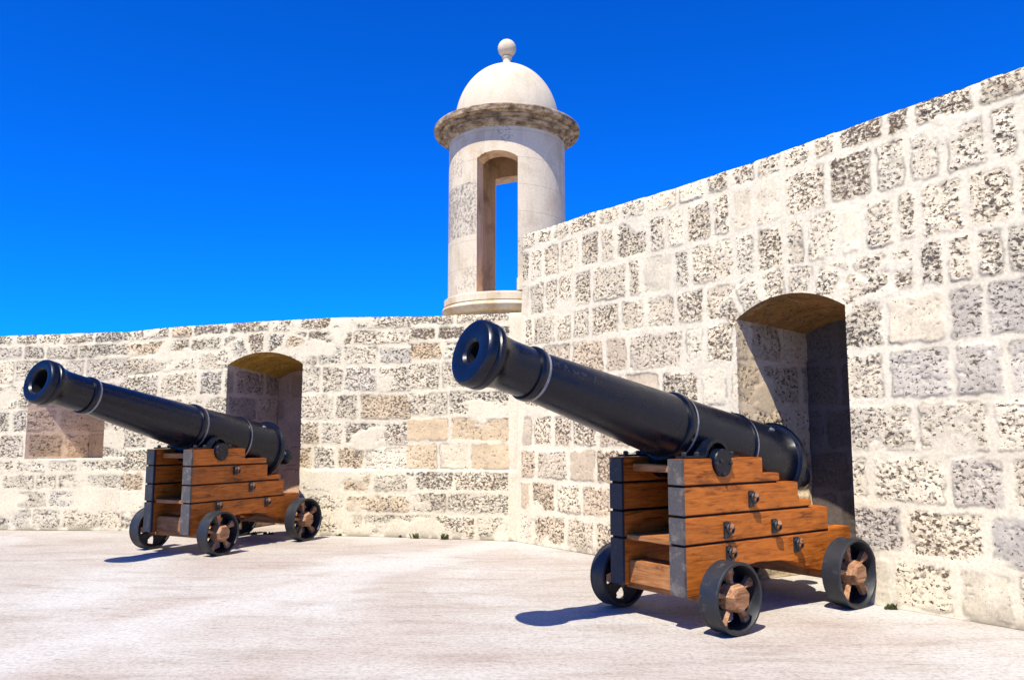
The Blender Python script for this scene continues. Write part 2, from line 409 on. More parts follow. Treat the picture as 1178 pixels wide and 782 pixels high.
def wall_body(P0, d, L0, L1, toprow, thick, skip0=False):
    nb = np.array([-d[1], d[0]])                     # away from the terrace
    st = toprow[::12]; st = np.concatenate([st, toprow[-1:]])
    ex = []
    for a, b in zip(st[:-1], st[1:]):
        a2 = [a[0]+nb[0]*thick, a[1]+nb[1]*thick, a[2]]; b2 = [b[0]+nb[0]*thick, b[1]+nb[1]*thick, b[2]]
        ex.append([a, b, b2, a2])
        ex.append([a2, b2, [b2[0], b2[1], 0], [a2[0], a2[1], 0]])
    for e in (st[0], st[-1]):
        b = [e[0]+nb[0]*thick, e[1]+nb[1]*thick, e[2]]
        ex.append([[e[0], e[1], 0], [b[0], b[1], 0], b, list(e)])
    return ex

def niche_lining(name, P0, d, n, seed, jamb, soffit, parent, label=None):
    """splayed embrasure: lofted from the mouth outline to a narrower back"""
    nb = np.array([-d[1], d[0]])
    res = .016; zb = max(n['zb'], 0)
    nj = int((n['zs']-zb)/res); na = 60; nd = int(n['D']/res)+1
    zf = np.linspace(zb, n['zs'], nj)
    uf = np.concatenate([np.full(nj, n['u0']), np.linspace(n['u0'], n['u1'], na)[1:-1], np.full(nj, n['u1'])])
    zfo = np.concatenate([zf, arch_top(np.linspace(n['u0'], n['u1'], na)[1:-1], n), zf[::-1]])
    kind = np.concatenate([np.zeros(nj), np.ones(na-2), np.full(nj, 2)])
    zk = np.linspace(n.get('zbb', zb), n['zsb'], nj)
    ub = np.concatenate([np.full(nj, n['ub0']), np.linspace(n['ub0'], n['ub1'], na)[1:-1], np.full(nj, n['ub1'])])
    tt = np.linspace(0, 1, na)[1:-1]
    zbk = np.concatenate([zk, n['zsb']+(n['zab']-n['zsb'])*4*tt*(1-tt), zk[::-1]])
    s = np.linspace(0, 1, nd)[:, None]
    Uo = uf*(1-s)+ub*s; Zo = zfo*(1-s)+zbk*s; Dp = (n['D']*s)*np.ones_like(uf)
    K = np.broadcast_to(kind, Uo.shape)
    sh = Uo.shape
    # masonry on jambs by (depth, height); soffit by (u, depth)
    def paint(a, b, sd, style, cz, a0=-1, a1=3):
        rows = make_rows(cz, {}, a0, a1, sd, .4, .7) if len(cz) > 2 else [np.array([-50., 50.])]
        return masonry(a.ravel(), b.ravel(), cz, rows, sd, style)
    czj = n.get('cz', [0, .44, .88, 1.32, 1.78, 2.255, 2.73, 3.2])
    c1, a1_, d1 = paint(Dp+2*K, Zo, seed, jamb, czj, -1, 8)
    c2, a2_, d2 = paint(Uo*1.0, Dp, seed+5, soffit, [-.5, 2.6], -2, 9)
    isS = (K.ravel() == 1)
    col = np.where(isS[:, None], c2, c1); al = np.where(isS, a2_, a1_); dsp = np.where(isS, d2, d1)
    sd_ = np.broadcast_to(s, sh).ravel()
    dsp = dsp*sst(0, .06, sd_*n['D'])*np.where(isS, .8, 1)
    # inward normal of the opening in (u,z)
    cu = (n['u0']+n['u1'])/2
    du = np.where(K == 0, 1., np.where(K == 2, -1., 0)).ravel(); dzv = np.where(K == 1, -1., 0).ravel()
    U = Uo.ravel()+du*dsp; Z = Zo.ravel()+dzv*dsp; DD = Dp.ravel()
    V = np.stack([P0[0]+d[0]*U+nb[0]*DD, P0[1]+d[1]*U+nb[1]*DD, Z], 1)
    idx = np.arange(len(U)).reshape(sh)
    q = np.stack([idx[:-1, :-1], idx[1:, :-1], idx[1:, 1:], idx[:-1, 1:]], -1).reshape(-1, 4)
    blocks = [(V, q, np.concatenate([col, al[:, None]], 1))]
    # back wall
    ur = np.linspace(n['ub0'], n['ub1'], max(6, int((n['ub1']-n['ub0'])/res))); ft = np.linspace(0, 1, nj)
    Ub, Tb = np.meshgrid(ur, ft); tb = (Ub-n['ub0'])/(n['ub1']-n['ub0'])
    Zt = n['zsb']+(n['zab']-n['zsb'])*4*tb*(1-tb); z0 = n.get('zbb', zb)
    Zb = z0+(Zt-z0)*Tb; sh2 = Ub.shape
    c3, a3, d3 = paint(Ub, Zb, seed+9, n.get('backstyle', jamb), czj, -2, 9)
    Ub = Ub.ravel(); Zb = Zb.ravel(); DD = n['D']-d3*.6*sst(0, .05, np.minimum(Ub-n['ub0'], n['ub1']-Ub))
    V2 = np.stack([P0[0]+d[0]*Ub+nb[0]*DD, P0[1]+d[1]*Ub+nb[1]*DD, Zb], 1)
    idx = np.arange(len(Ub)).reshape(sh2)
    q2 = np.stack([idx[:-1, :-1], idx[:-1, 1:], idx[1:, 1:], idx[1:, :-1]], -1).reshape(-1, 4)
    blocks.append((V2, q2, np.concatenate([c3, a3[:, None]], 1)))
    # sill / floor
    if zb > 0:
        S, Tt = np.meshgrid(np.linspace(0, 1, nd), np.linspace(0, 1, 70))
        Us = lerp(lerp(n['u0'], n['ub0'], S), lerp(n['u1'], n['ub1'], S), Tt); Ds = S*n['D']
        Zs = lerp(zb, n.get('zbb', zb), S); shs = Us.shape
        c4, a4, d4 = paint(Us*1.0, Ds+.2, seed+13, lambda u, z, bc, zc, hb: dict(col=np.tile([.6, .55, .47], (len(u), 1)), dens=.1+0*u, smear_t=.35+0*u, pstr=.5), [-.5, 2.6], -2, 9)
        Zs = Zs.ravel()+d4*.5*sst(0, .05, Ds.ravel())
        V3 = np.stack([P0[0]+d[0]*Us.ravel()+nb[0]*Ds.ravel(), P0[1]+d[1]*Us.ravel()+nb[1]*Ds.ravel(), Zs], 1)
        idx = np.arange(len(Zs)).reshape(shs)
        q3 = np.stack([idx[:-1, :-1], idx[:-1, 1:], idx[1:, 1:], idx[1:, :-1]], -1).reshape(-1, 4)
        blocks.append((V3, q3, np.concatenate([c4, a4[:, None]], 1)))
    o = grid_mesh(name, blocks, [], STONE)
    if parent: o.parent = parent
    if label: o['label'] = label
    return o

# styles -----------------------------------------------------------
CREAM = np.array([.70, .60, .43]); GREY = np.array([.55, .49, .395]); OCHRE = np.array([.60, .44, .26]); WARM = np.array([.61, .505, .375])
def style_right(u, z, bc, zc, hb):
    up = sst(2.5, 2.9, zc); right = sst(4.7, 5.3, bc); low = sst(1.5, .7, zc); left = sst(3.5, 2.0, bc)
    r1, r2, r3 = hb(1), hb(2), hb(3)
    col = np.tile(CREAM, (len(u), 1))
    g = np.clip((1-up)*right*(r1 < .5)*.9 + .6*(r1 < .2)*(1-up), 0, 1)
    col = lerp(col, GREY, g[:, None])
    o = np.clip((1-up)*left*((r2 < .5)*.75 + low*(r2 < .8)*.5), 0, 1)
    col = lerp(col, lerp(OCHRE, WARM, .6), o[:, None])
    dens = .475+.22*(r3-.5) + .06*right*up - .02*left
    dens = np.where((r1 > .90) & (zc < 4.3), .10, dens)
    pstr = lerp(.90, .72, g); dens = dens-.07*g
    pc = lerp(np.tile([.105, .070, .045], (len(u), 1)), np.array([.12, .108, .10]), np.maximum(g, .7*left*up)[:, None])
    dark = sst(4.05, 4.25, zc)*sst(4.6, 5.1, bc)*sst(6.4, 5.9, bc)*(bc > 5.1)
    dens = dens+.22*dark; pc = lerp(pc, np.array([.035, .025, .02]), (dark*.8)[:, None])
    sm = .74-.0*u
    sm = np.where(u < .22+.06*fbm(u*0+3, z*3, 9), .0, sm) if False else sm
    # plastered arris at the foot of the left end
    sm = lerp(sm, .2, sst(.16, .06, u-.05*z)*(z < 3.2))
    return dict(col=col, dens=dens, smear_t=sm, pstr=pstr, pitcol=pc, mort=np.array([.73, .635, .46]))
def style_left(which):
    def f(u, z, bc, zc, hb):
        r1, r2, r3 = hb(1), hb(2), hb(3)
        col = np.tile([.62, .54, .395], (len(u), 1))
        if which == 'C':
            o = np.where((zc > .95) & (zc < 1.76), .45+.5*(r1 < .75), np.where((zc > 2.0) & (zc < 2.9), (r1 < .45)*.8, (r1 < .15)*.4))
            col = lerp(col, lerp(np.array([.62, .45, .26]), np.array([.64, .52, .36]), hb(4)[:, None]), o[:, None])
            dens = np.where((zc > .95) & (zc < 1.76), .05+.33*r3, (.44+.16*r3))
        elif which == 'B':
            o = (r1 < .16)*.6; col = lerp(col, OCHRE, o[:, None]); g = (r2 < .2)*.55; col = lerp(col, GREY, g[:, None])
            dens = .46+.18*(r3-.4)
        else:
            g = (r2 < .25)*.6; col = lerp(col, GREY, g[:, None]); dens = .46+.2*(r3-.4)
        top = sst(2.75, 3.0, zc); dens = dens + .12*top
        pc = lerp(np.tile([.10, .072, .05], (len(u), 1)), np.array([.075, .068, .06]), np.maximum(.5*top, (r1 > .5)*.7)[:, None])
        low = sst(1.05, .85, z) if which != 'A' else .35*sst(1.0, .7, z)
        sm = lerp(.70, .47, low)
        if which == 'C': sm = lerp(sm, .1, sst(1.53, 1.56, u)*(z > 0))
        if which == 'B': sm = lerp(sm, .56, sst(3.2, 3.9, u)*sst(1.0, 1.3, z)*sst(2.2, 1.7, z))
        return dict(col=col, dens=dens, smear_t=sm, pstr=.88, pitcol=pc)
    return f
def style_jamb(col, dens, pit=(.09, .065, .045)):
    return lambda u, z, bc, zc, hb: dict(col=np.tile(col, (len(u), 1))*(.8+.4*hb(1))[:, None], dens=dens+.2*(hb(2)-.5)+0*u, smear_t=.78+0*u, pstr=.85, pitcol=np.array(pit), mort=np.array(col)*1.12)
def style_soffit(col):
    return lambda u, z, bc, zc, hb: dict(col=np.tile(col, (len(u), 1))*(.55+.9*fbm(u*3, z*9, 4, 4))[:, None], dens=.36+0*u, smear_t=2+0*u, pstr=.8, pitcol=np.array(col)*.25)

# ---- tall right wall
RP = np.array([.0366, 11.5256]); RD = np.array([.60184, -.79861]); RD /= np.linalg.norm(RD)
R_TOP = (np.array([0, .16, 1.73, 2.99, 4.11, 5.05, 5.82, 6.45, 9.5]), np.array([4.355, 4.357, 4.362, 4.335, 4.35, 4.385, 4.41, 4.424, 4.50]))
R_CZ = [0, .438, .875, 1.323, 1.783, 2.255, 2.732, 3.157, 3.659, 4.149, 4.60]
R_J = {0: [.41, 1.1, 1.65, 5.44, 5.98, 6.42, 7.1], 1: [.38, .9, 1.41, 5.57, 6.24, 6.9], 2: [.5, 1.16, 1.69, 5.28, 5.96, 6.42, 7.0], 3: [.42, .85, 1.23, 1.74, 5.72, 6.33, 6.95],
       4: [.55, 1.2, 1.7, 2.21, 2.8, 3.38, 5.49, 6.06, 6.47], 5: [.6, 1.23, 1.87, 2.29, 3.15, 3.45, 3.86, 5.5, 5.65, 6.04, 6.34, 6.9],
       6: [.43, .93, 1.25, 1.61, 2.15, 2.58, 3.06, 3.46, 3.9, 4.3, 4.75, 5.2, 5.57, 5.8, 6.05, 6.28, 6.52], 7: [.35, .7, .98, 1.28, 1.65, 2.29, 2.53, 3.02, 3.27, 3.88, 4.16, 4.5, 4.74, 5.1, 5.33, 5.64, 5.85, 6.24, 6.62],
       8: [.36, .65, 1.01, 1.42, 1.8, 2.1, 2.65, 2.93, 3.22, 3.6, 3.87, 4.15, 4.5, 5.0, 5.46, 5.77, 6.08, 6.44, 6.69], 9: [.51, .85, 1.22, 1.77, 2.19, 2.61, 3.12, 3.53, 3.87, 4.2, 4.51, 4.85, 5.12, 5.58, 5.83, 6.37, 6.9]}
NR = dict(u0=3.88, u1=5.12, zs=2.69, za=2.885, zb=-.01, D=1.08, ub0=4.0, ub1=5.05, zsb=2.60, zab=2.72, cz=R_CZ[:8], backstyle=style_jamb([.11, .088, .075], .4, (.04, .03, .025)))  # back wall coloured dark, deepening the embrasure's shade
rw = thing('stone_wall', 'tall pitted stone wall on the right, rising above the low wall, with one arched embrasure', 'wall', (RP[0], RP[1], 0))
blk, G = face_block(RP, RD, 0, 9.0, R_TOP, R_CZ, make_rows(R_CZ, R_J, 0, 9.2, 3, .35, .6), 11, style_right, [NR], .0105, 4.40, lean=.05, wj=.024, arches=[NR])
o = grid_mesh('wall_face', [blk], wall_body(RP, RD, 0, 9.0, G[-1], 1.5), STONE); o.parent = rw; o.matrix_parent_inverse = Matrix.Translation((-RP[0], -RP[1], 0))
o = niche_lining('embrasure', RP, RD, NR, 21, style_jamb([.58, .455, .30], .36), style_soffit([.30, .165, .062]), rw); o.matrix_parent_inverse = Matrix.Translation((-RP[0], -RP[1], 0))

# ---- low wall behind, three runs that bend towards the tall wall
PA = np.array([-8.0302, 12.858]); PB = np.array([-6.1208, 12.7445]); PC = np.array([-1.5321, 11.954]); PD = RP.copy()
dA = (PB-PA)/np.linalg.norm(PB-PA); dB = (PC-PB)/np.linalg.norm(PC-PB); dC = (PD-PC)/np.linalg.norm(PD-PC)
lA, lB, lC = np.linalg.norm(PB-PA), np.linalg.norm(PC-PB), np.linalg.norm(PD-PC)
A_CZ = [0, .326, .615, .878, 1.09, 1.503, 1.888, 2.294, 2.686, 2.917, 3.2]
B_CZ = [0, .334, .627, .941, 1.308, 1.68, 2.09, 2.50, 2.80, 3.04, 3.35]
C_CZ = [0, .341, .663, .962, 1.364, 1.744, 2.13, 2.563, 2.86, 3.082, 3.35]
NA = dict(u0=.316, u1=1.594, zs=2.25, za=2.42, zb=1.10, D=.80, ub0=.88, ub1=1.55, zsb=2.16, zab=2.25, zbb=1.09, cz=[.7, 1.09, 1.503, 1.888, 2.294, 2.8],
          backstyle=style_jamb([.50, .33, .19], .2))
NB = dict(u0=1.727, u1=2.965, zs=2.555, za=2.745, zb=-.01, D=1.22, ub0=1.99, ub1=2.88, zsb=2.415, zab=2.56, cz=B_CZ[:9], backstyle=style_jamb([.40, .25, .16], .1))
lw = thing('stone_wall', 'low pale stone wall across the back with two embrasures, bending to the turret', 'wall', (PB[0], PB[1], 0))
def ledge(U, Z): return .018*sst(.985, .94, Z)
def ledgeB(U, Z): return .018*sst(.985, .94, Z)*sst(2.9, 3.3, U)
bA, gA = face_block(PA, dA, -7.0, lA+.03, (np.array([-9, 0, lA]), np.array([2.95, 3.067, 3.119])), A_CZ, make_rows(A_CZ, {}, -7.2, lA-.01, 7, .32, .62), 31, style_left('A'), [NA], .0135, 3.1)
bB, gB = face_block(PB, dB, -.02, lB+.02, (np.array([0, .62, 1.8, 3.4, lB]), np.array([3.119, 3.167, 3.215, 3.262, 3.245])), B_CZ, make_rows(B_CZ, {}, 0, lB, 9, .34, .72), 41, style_left('B'), [NB], .012, 3.23, bulge=ledgeB, arches=[NB])
bC, gC = face_block(PC, dC, -.02, lC+.45, (np.array([0, 3]), np.array([3.245, 3.235])), C_CZ, make_rows(C_CZ, {}, 0, lC, 14, .38, .75), 51, style_left('C'), [], .0115, 3.24, bulge=ledge)
ex = wall_body(PA, dA, 0, 0, gA[-1], 1.9) + wall_body(PB, dB, 0, 0, gB[-1], 1.9) + wall_body(PC, dC, 0, 0, gC[-1], 1.2)
o = grid_mesh('wall_face', [bA, bB, bC], ex, STONE); o.parent = lw; o.matrix_parent_inverse = Matrix.Translation((-PB[0], -PB[1], 0))
o = niche_lining('embrasure', PA, dA, NA, 61, style_jamb([.62, .46, .32], .34), style_soffit([.4, .25, .1]), lw, 'raised embrasure with a pale sill above the floor'); o.matrix_parent_inverse = Matrix.Translation((-PB[0], -PB[1], 0))
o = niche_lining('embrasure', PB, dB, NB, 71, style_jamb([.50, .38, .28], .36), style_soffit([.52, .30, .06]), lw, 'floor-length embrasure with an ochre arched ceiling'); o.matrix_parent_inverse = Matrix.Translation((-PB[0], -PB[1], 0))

# ------------------------------------------------------------------ turret
TX, TY = -.085, 12.9
tur = thing('sentry_turret', 'round whitewashed sentry turret with white dome and dark cornice above the wall corner', 'turret', (TX, TY, 3.24))
MZ = Matrix.Rotation(-PI/2, 4, 'Y')                    # local X of a lathe -> world Z
def Mz(z): return Matrix.Translation((0, 0, z-3.24)) @ MZ
def ring_wall(name, ro, ri, z0, z1, openings, m, parent):
    """hollow shaft; openings: (centre angle, half width angle, z bottom, z spring, z apex)"""
    na, nz = 240, 150
    bm = bmesh.new(); A = np.linspace(0, 2*PI, na, endpoint=False); Zs = np.linspace(z0, z1, nz)
    def hole(a, z):
        for c, h, zb, zs, za in openings:
            da = (a-c+PI) % (2*PI)-PI
            if abs(da) < h and zb < z < zs+(za-zs)*(1-(da/h)**2): return True
        return False
    st = 2*PI/na
    solid = [[not hole(a+st/2, (Zs[j]+Zs[j+1])/2) for a in A] for j in range(nz-1)]
    vo = [[None]*na for _ in range(nz)]; vi = [[None]*na for _ in range(nz)]
    for j, z in enumerate(Zs):
        for i, a in enumerate(A):
            zz = z
            # snap arch edges
            for c, h, zb, zs, za in openings:
                da = (a-c+PI) % (2*PI)-PI
                if abs(da) <= h+st*.5:
                    t = zs+(za-zs)*(1-min(1, (da/h)**2))
                    if abs(z-t) < (z1-z0)/nz*.6: zz = t
            vo[j][i] = bm.verts.new((ro*math.sin(a), -ro*math.cos(a), zz-3.24)); 
            ai = a
            for c, h, zb, zs, za in openings:
                da = (a-c+PI) % (2*PI)-PI
                ai += .5*da*math.exp(-(da/.62)**2)
            vi[j][i] = bm.verts.new((ri*math.sin(ai), -ri*math.cos(ai), zz-3.24))
    for j in range(nz-1):
        for i in range(na):
            i2 = (i+1) % na
            if not solid[j][i]: continue
            f = bm.faces.new((vo[j][i], vo[j][i2], vo[j+1][i2], vo[j+1][i])); f.material_index = 0
            f = bm.faces.new((vi[j][i2], vi[j][i], vi[j+1][i], vi[j+1][i2])); f.material_index = 1
            for (sj, si, a, b) in ((j, i2, (j, i2), (j+1, i2)), (j, (i-1) % na, (j+1, i), (j, i)), (j+1, i, (j+1, i2), (j+1, i)), (j-1, i, (j, i), (j, i2))):
                if not (0 <= sj < nz-1) or not solid[sj][si]:
                    f = bm.faces.new((vo[a[0]][a[1]], vi[a[0]][a[1]], vi[b[0]][b[1]], vo[b[0]][b[1]])); f.material_index = 1
    bmesh.ops.recalc_face_normals(bm, faces=bm.faces[:])
    for v in [v for v in bm.verts if not v.link_faces]: bm.verts.remove(v)
    me = bpy.data.meshes.new(name); bm.to_mesh(me); bm.free()
    for x in m: me.materials.append(x)
    smooth(me, 40); o = bpy.data.objects.new(name, me); COL.objects.link(o); o.parent = parent; return o
ring_wall('shaft', .955, .64, 3.60, 6.30, [(-.165, .345, 3.63, 5.74, 5.83), (PI-.42, .64, 3.70, 5.86, 5.94)], [PLASTER, TURRET_IN], tur)
MB().lathe([(3.20, .70), (3.20, .84), (3.25, .88), (3.30, .90), (3.315, .885), (3.33, .885), (3.335, .93), (3.35, .985), (3.39, 1.03), (3.435, 1.05), (3.47, 1.035), (3.49, 1.0), (3.50, 1.0), (3.505, 1.015), (3.605, 1.015), (3.62, .995), (3.622, .55), (3.622, .0)], Mz(0), 96).build('base_moulding', MOULD, tur)
MB().lathe([(6.215, .957), (6.23, .975), (6.265, .985), (6.27, 1.035), (6.31, 1.058), (6.335, 1.05), (6.337, 1.10), (6.36, 1.12), (6.385, 1.115), (6.39, 1.18), (6.40, 1.20), (6.465, 1.21), (6.485, 1.20), (6.50, 1.05), (6.53, .80)], Mz(0), 96).build('cornice', CORNICE, tur)
dome = [(6.50, .89), (6.575, .875)] + [(6.58+1.04*math.sin(t), .865*math.cos(t)) for t in np.linspace(.02, 1.45, 24)]
MB().lathe(dome + [(7.615, .10), (7.66, .075), (7.74, .062), (7.775, .085), (7.79, .085)], Mz(0), 72).build('dome', DOME, tur)
MB().lathe([(7.79+.0, .05)] + [(7.94-.155*math.cos(t), .155*math.sin(t)) for t in np.linspace(.25, PI-.001, 20)], Mz(0), 40).build('ball_finial', DOME, tur)
MB().bevbox(.16, .52, -.99, -.72, 3.615-3.24, 3.86-3.24, .03).build('sill_block', PLASTER, tur)

# ------------------------------------------------------------------ cannons
def cannon(cfg):
    root = thing('cannon', cfg['label'], 'cannon', (cfg['x'], cfg['y'], 0), R(cfg['yaw']), 'cannons on timber carriages')
    L = cfg['L']; Rf, Rr, T, w = .2683, .2947, 1.397, .169
    C2 = .4104; tc = .149; xf = .279
    # ---- barrel
    e = R(cfg['elev']); M = Matrix.Translation((-.454, 0, 1.436+cfg.get('dz', 0))) @ Matrix.Rotation(-e, 4, 'Y')
    k = cfg.get('k', 1.0)
    ls = cfg.get('ls', 1.0); rl = lambda s: k*(.302-.059*s)
    br = cfg['bore']
    prof = [(-1.175, .0), (-1.17, .075), (-1.15, .12), (-1.11, .20), (-1.05, .275), (-.99, .32), (-.965, .335), (-.96, .365), (-.94, .378), (-.88, .378), (-.86, .365), (-.855, .350)]
    prof += [(-.85, rl(-.85)), (-.36, rl(-.36)), (.40, rl(.40)), (.44, rl(.44)), (1.90, rl(1.90)), (1.97, rl(1.97)), (2.00, .190*k), (2.20, .188*k), (2.27, .195*k), (2.33, .213*k), (2.36, .242)]
    prof += [(2.375, .247), (2.405, .247), (2.412, .238), (2.42, .233), (2.428, .238), (2.435, .248), (2.47, .248), (2.492, .240), (2.505, .226), (2.509, .205)]
    prof += [(2.506, br+.06), (2.498, br+.025), (2.48, br+.006), (2.46, br)]
    prof = [(a*ls if a > 1.95 else a, r) for a, r in prof]
    barrel = MB().lathe(prof, M, 72).build('barrel', IRON, root, 28)
    MB().lathe([(2.462*ls, br+.002), (1.7, br+.002), (1.7, 0)], M, 40).build('bore', BORE, barrel)
    def band(s, wd, hi, fil=1):
        r0 = rl(s)
        p = [(s+wd, rl(s+wd)-.004), (s+wd, r0+hi*.7), (s+wd-.012, r0+hi), (s+.030, r0+hi), (s+.024, r0+hi*.75)]
        q = [(s+.024, r0+hi*.75), (s+.018, r0+hi*.72), (s+.002, r0+hi*.66), (s-.004, r0+hi*.4), (s-.004, rl(s-.004)-.004)]
        b = MB().lathe(p, M, 72, 0); b.lathe(q, M, 72, 1)
        return b.build('reinforce_ring', [IRON, FILLET], barrel, 50)
    band(1.915, .085, .020); band(.405, .10, .018); band(-.33, .035, .014); band(-.885, .02, .040)
    nk = MB().lathe([(-1.13, .13), (-1.17, .085), (-1.21, .07), (-1.245, .07), (-1.26, .085), (-1.275, .085)], M, 32)
    nk.lathe([(-1.275, .06)] + [(-1.365+.105*math.cos(t), .118*math.sin(t)) for t in np.linspace(.35, PI, 14)], M, 32)
    nk.build('cascabel_knob', IRON, barrel)
    if cfg.get('marks'):
        rng = random.Random(4)
        for s_, ph in cfg['marks']:
            b = MB()
            for (u0, v0, u1, v1) in rng.choice([((-1, -1, -1, 1), (1, -1, 1, 1), (-1, 0, 1, 0)), ((-1, -1, 0, 1), (0, 1, 1, -1), (-.5, 0, .5, 0)), ((-1, -1, -1, 1), (-1, 1, 1, .6), (1, .6, -1, 0))]):
                L_ = math.hypot(u1-u0, v1-v0); nx_, ny_ = -(v1-v0)/L_, (u1-u0)/L_
                pts = []
                for (uu_, vv_, k_) in ((u0, v0, 1), (u1, v1, 1), (u1, v1, -1), (u0, v0, -1)):
                    sa = s_-(uu_+nx_*.22*k_)*.022; pa = ph-(vv_+ny_*.22*k_)*.028/.2; r_ = rl(sa)+.0015
                    pts.append(M @ Vector((sa, r_*math.sin(pa), r_*math.cos(pa))))
                b.add(pts, [(0, 1, 2, 3)])
            b.build('worn_mark', MARK, barrel)
    # rimbases and trunnions
    xt, zt = -.182, 1.272
    for s in (1, -1):
        MY = Matrix.Translation((xt, 0, zt)) @ Matrix.Rotation(s*PI/2, 4, 'Z')
        t = MB().lathe([(.15, .150), (.262, .150), (.268, .142), (.268, .105), (.425, .105), (.434, .098), (.434, 0)], MY, 40)
        t.build('trunnion', IRON, barrel)
    MB().bevbox(-.63, -.585, -.016, .016, rl(-.6)-.01, rl(-.6)+.014, .004).build('vent_patch', FILLET, barrel).matrix_local = M @ Matrix.Rotation(-.7, 4, 'X')
    # ---- cheeks built of four stepped planks each
    z0, z1, z2, z3, ztp = .2566, .638, .858, 1.090, 1.300
    g = .009
    e1, e2, e3, e4, s1, s2 = cfg['ends']
    na = [(xt+.112*math.cos(t), ztp-.03+.108*math.sin(t)) for t in np.linspace(-PI, 0, 14)]
    planks = [
        [(xf, z3+g), (xf, ztp)] + [(xt+.112, ztp)] + na[::-1] + [(xt-.112, ztp), (e1, ztp), (e1, z3+.075), (s1, z3+.075), (s1, z3+g)],
        [(xf, z2+g), (xf, z3-g), (e2, z3-g), (e2, z2+.062), (s2, z2+.062), (s2, z2+g)],
        [(xf, z1+g), (xf, z2-g), (e3, z2-g), (e3, z1+g)],
        [(xf, z0), (xf, z1-g), (e3-.02, z1-g), (e3-.02, z1+.012), (e4, z1+.012), (e4, .50), (e4+.1, .36), (e4+.2, .30)]
        + [(x*L/1.59, z) for x, z in ((-1.45, .295), (-1.32, .325), (-1.18, .375), (-1.05, .41), (-.9, .432), (-.6, .445), (-.45, .43), (-.33, .37), (-.22, .30), (-.1, z0))]]
    bolts = cfg['bolts']
    for s in (1, -1):
        for i, pf in enumerate(planks):
            if (s < 0): pf = pf
            y0, y1 = (C2-tc, C2) if s > 0 else (-C2, -C2+tc)
            if i < 2: y0, y1 = (C2-tc+.02, C2) if s > 0 else (-C2, -C2+tc-.02)
            pl = MB().prism(pf, y0, y1, .007).build('cheek_plank', WOOD, root)
            za, zb = (pf[0][1], pf[1][1])
            MB().bevbox(xf-.02, xf+.006, (C2-tc-.002 if s > 0 else -C2-.002), (C2+.002 if s > 0 else -C2+tc+.002), za+.001, zb-.001, .003).build('end_plate', ENDP if s > 0 else ENDD, pl)
            if i < 3:
                jz = pf[0][1]-g; xe = (e2, e3, e4)[i] if False else (s1, s2, e3)[i]
                MB().box(xe+.03, xf-.012, y0+.014, y1-.012, jz-g-.004, jz+g+.004).build('gap_shade_strip', BORE, pl)  # added black filler: closes see-through plank gaps, stands for their shade
            if s > 0:
                for (bp, x, zt_, zb_) in bolts:
                    if bp != i: continue
                    b = MB().bevbox(x-.036, x+.036, C2-.004, C2+.012, zb_, zt_-.002, .005)
                    zm = zt_-.035
                    b.lathe([(0, .030), (.018, .030), (.022, .022), (.022, 0)], Matrix.Translation((x, C2+.010, zm)) @ Matrix.Rotation(PI/2, 4, 'Z'), 6, 0)
                    tor = []; nt_ = 24; mt = 8
                    tv = [(x+(.036+.011*math.cos(2*PI*q_/mt))*math.cos(2*PI*t_/nt_), C2+.045+.011*math.sin(2*PI*q_/mt), zm-.022+(.036+.011*math.cos(2*PI*q_/mt))*math.sin(2*PI*t_/nt_)) for t_ in range(nt_) for q_ in range(mt)]
                    tf = [(t_*mt+q_, ((t_+1) % nt_)*mt+q_, ((t_+1) % nt_)*mt+(q_+1) % mt, t_*mt+(q_+1) % mt) for t_ in range(nt_) for q_ in range(mt)]
                    b.add(tv, tf)
                    eb = b.build('eye_bolt', IRON2, pl)
                    MB().bevbox(x-.019, x+.017, C2+.030, C2+.072, zm-.020, zm+.022, .008).build('bolt_shank', RUST, eb)
    # ---- capsquares over the trunnions
    for s in (1, -1):
        prof_o = [(xt+.150*math.cos(t), ztp+.008+.150*math.sin(t)) for t in np.linspace(0, PI, 20)]
        prof_i = [(xt+.116*math.cos(t), ztp+.008+.116*math.sin(t)) for t in np.linspace(PI, 0, 20)]
        pf = [(xt+.40, ztp+.004), (xt+.40, ztp+.022), (xt+.158, ztp+.022)] + prof_o[1:-1] + [(xt-.158, ztp+.022), (xt-.27, ztp+.022), (xt-.27, ztp+.004)] + prof_i
        ya, yb = (.285, .375) if s > 0 else (-.375, -.285)
        c = MB().prism(pf, ya, yb, .003).build('capsquare', IRON, root)
        for x in (xt+.35, xt+.20, xt-.22):
            MB().lathe([(0, .022), (.022, .022), (.030, .014), (.030, 0)], Matrix.Translation((x, (ya+yb)/2, ztp+.022)) @ MZ, 6).build('bolt_head', IRON2, c)
        yo = s*(C2+.001)
        pf = [(xt+.104*math.cos(t), ztp-.045+.104*math.sin(t)) for t in np.linspace(PI, 2*PI, 18)]
        pf = pf + [(xt+.104, ztp-.004), (xt-.104, ztp-.004)]
        pt = MB().prism(pf, min(yo, yo+s*.018), max(yo, yo+s*.018), .003).build('trunnion_plate', IRON, root)
        for dx, dzz in ((-.0, -.105), (.085, -.02), (-.085, -.02), (.03, .0)):
            MB().lathe([(0, .016), (.014, .016), (.019, .008), (.019, 0)], Matrix.Translation((xt+dx, yo+s*.018, ztp-.02+dzz)) @ Matrix.Rotation(s*PI/2, 4, 'Z'), 10).build('bolt_head', IRON2, pt)
    # ---- cross timbers
    yi = C2-tc-.004
    MB().bevbox(-.02, .215, -yi, yi, .270, .455, .008).build('axle_bed', WOOD2, root)
    MB().bevbox(-L-.12, -L+.14, -yi, yi, .235, .44, .008).build('axle_bed', WOOD2, root)
    MB().bevbox(-.35, .245, -yi, yi, .625, .668, .006).build('bed_board', WOOD2, root)
    MB().bevbox(-.06, .165, -yi, yi, 1.185, 1.245, .006).build('transom', WOOD2, root)
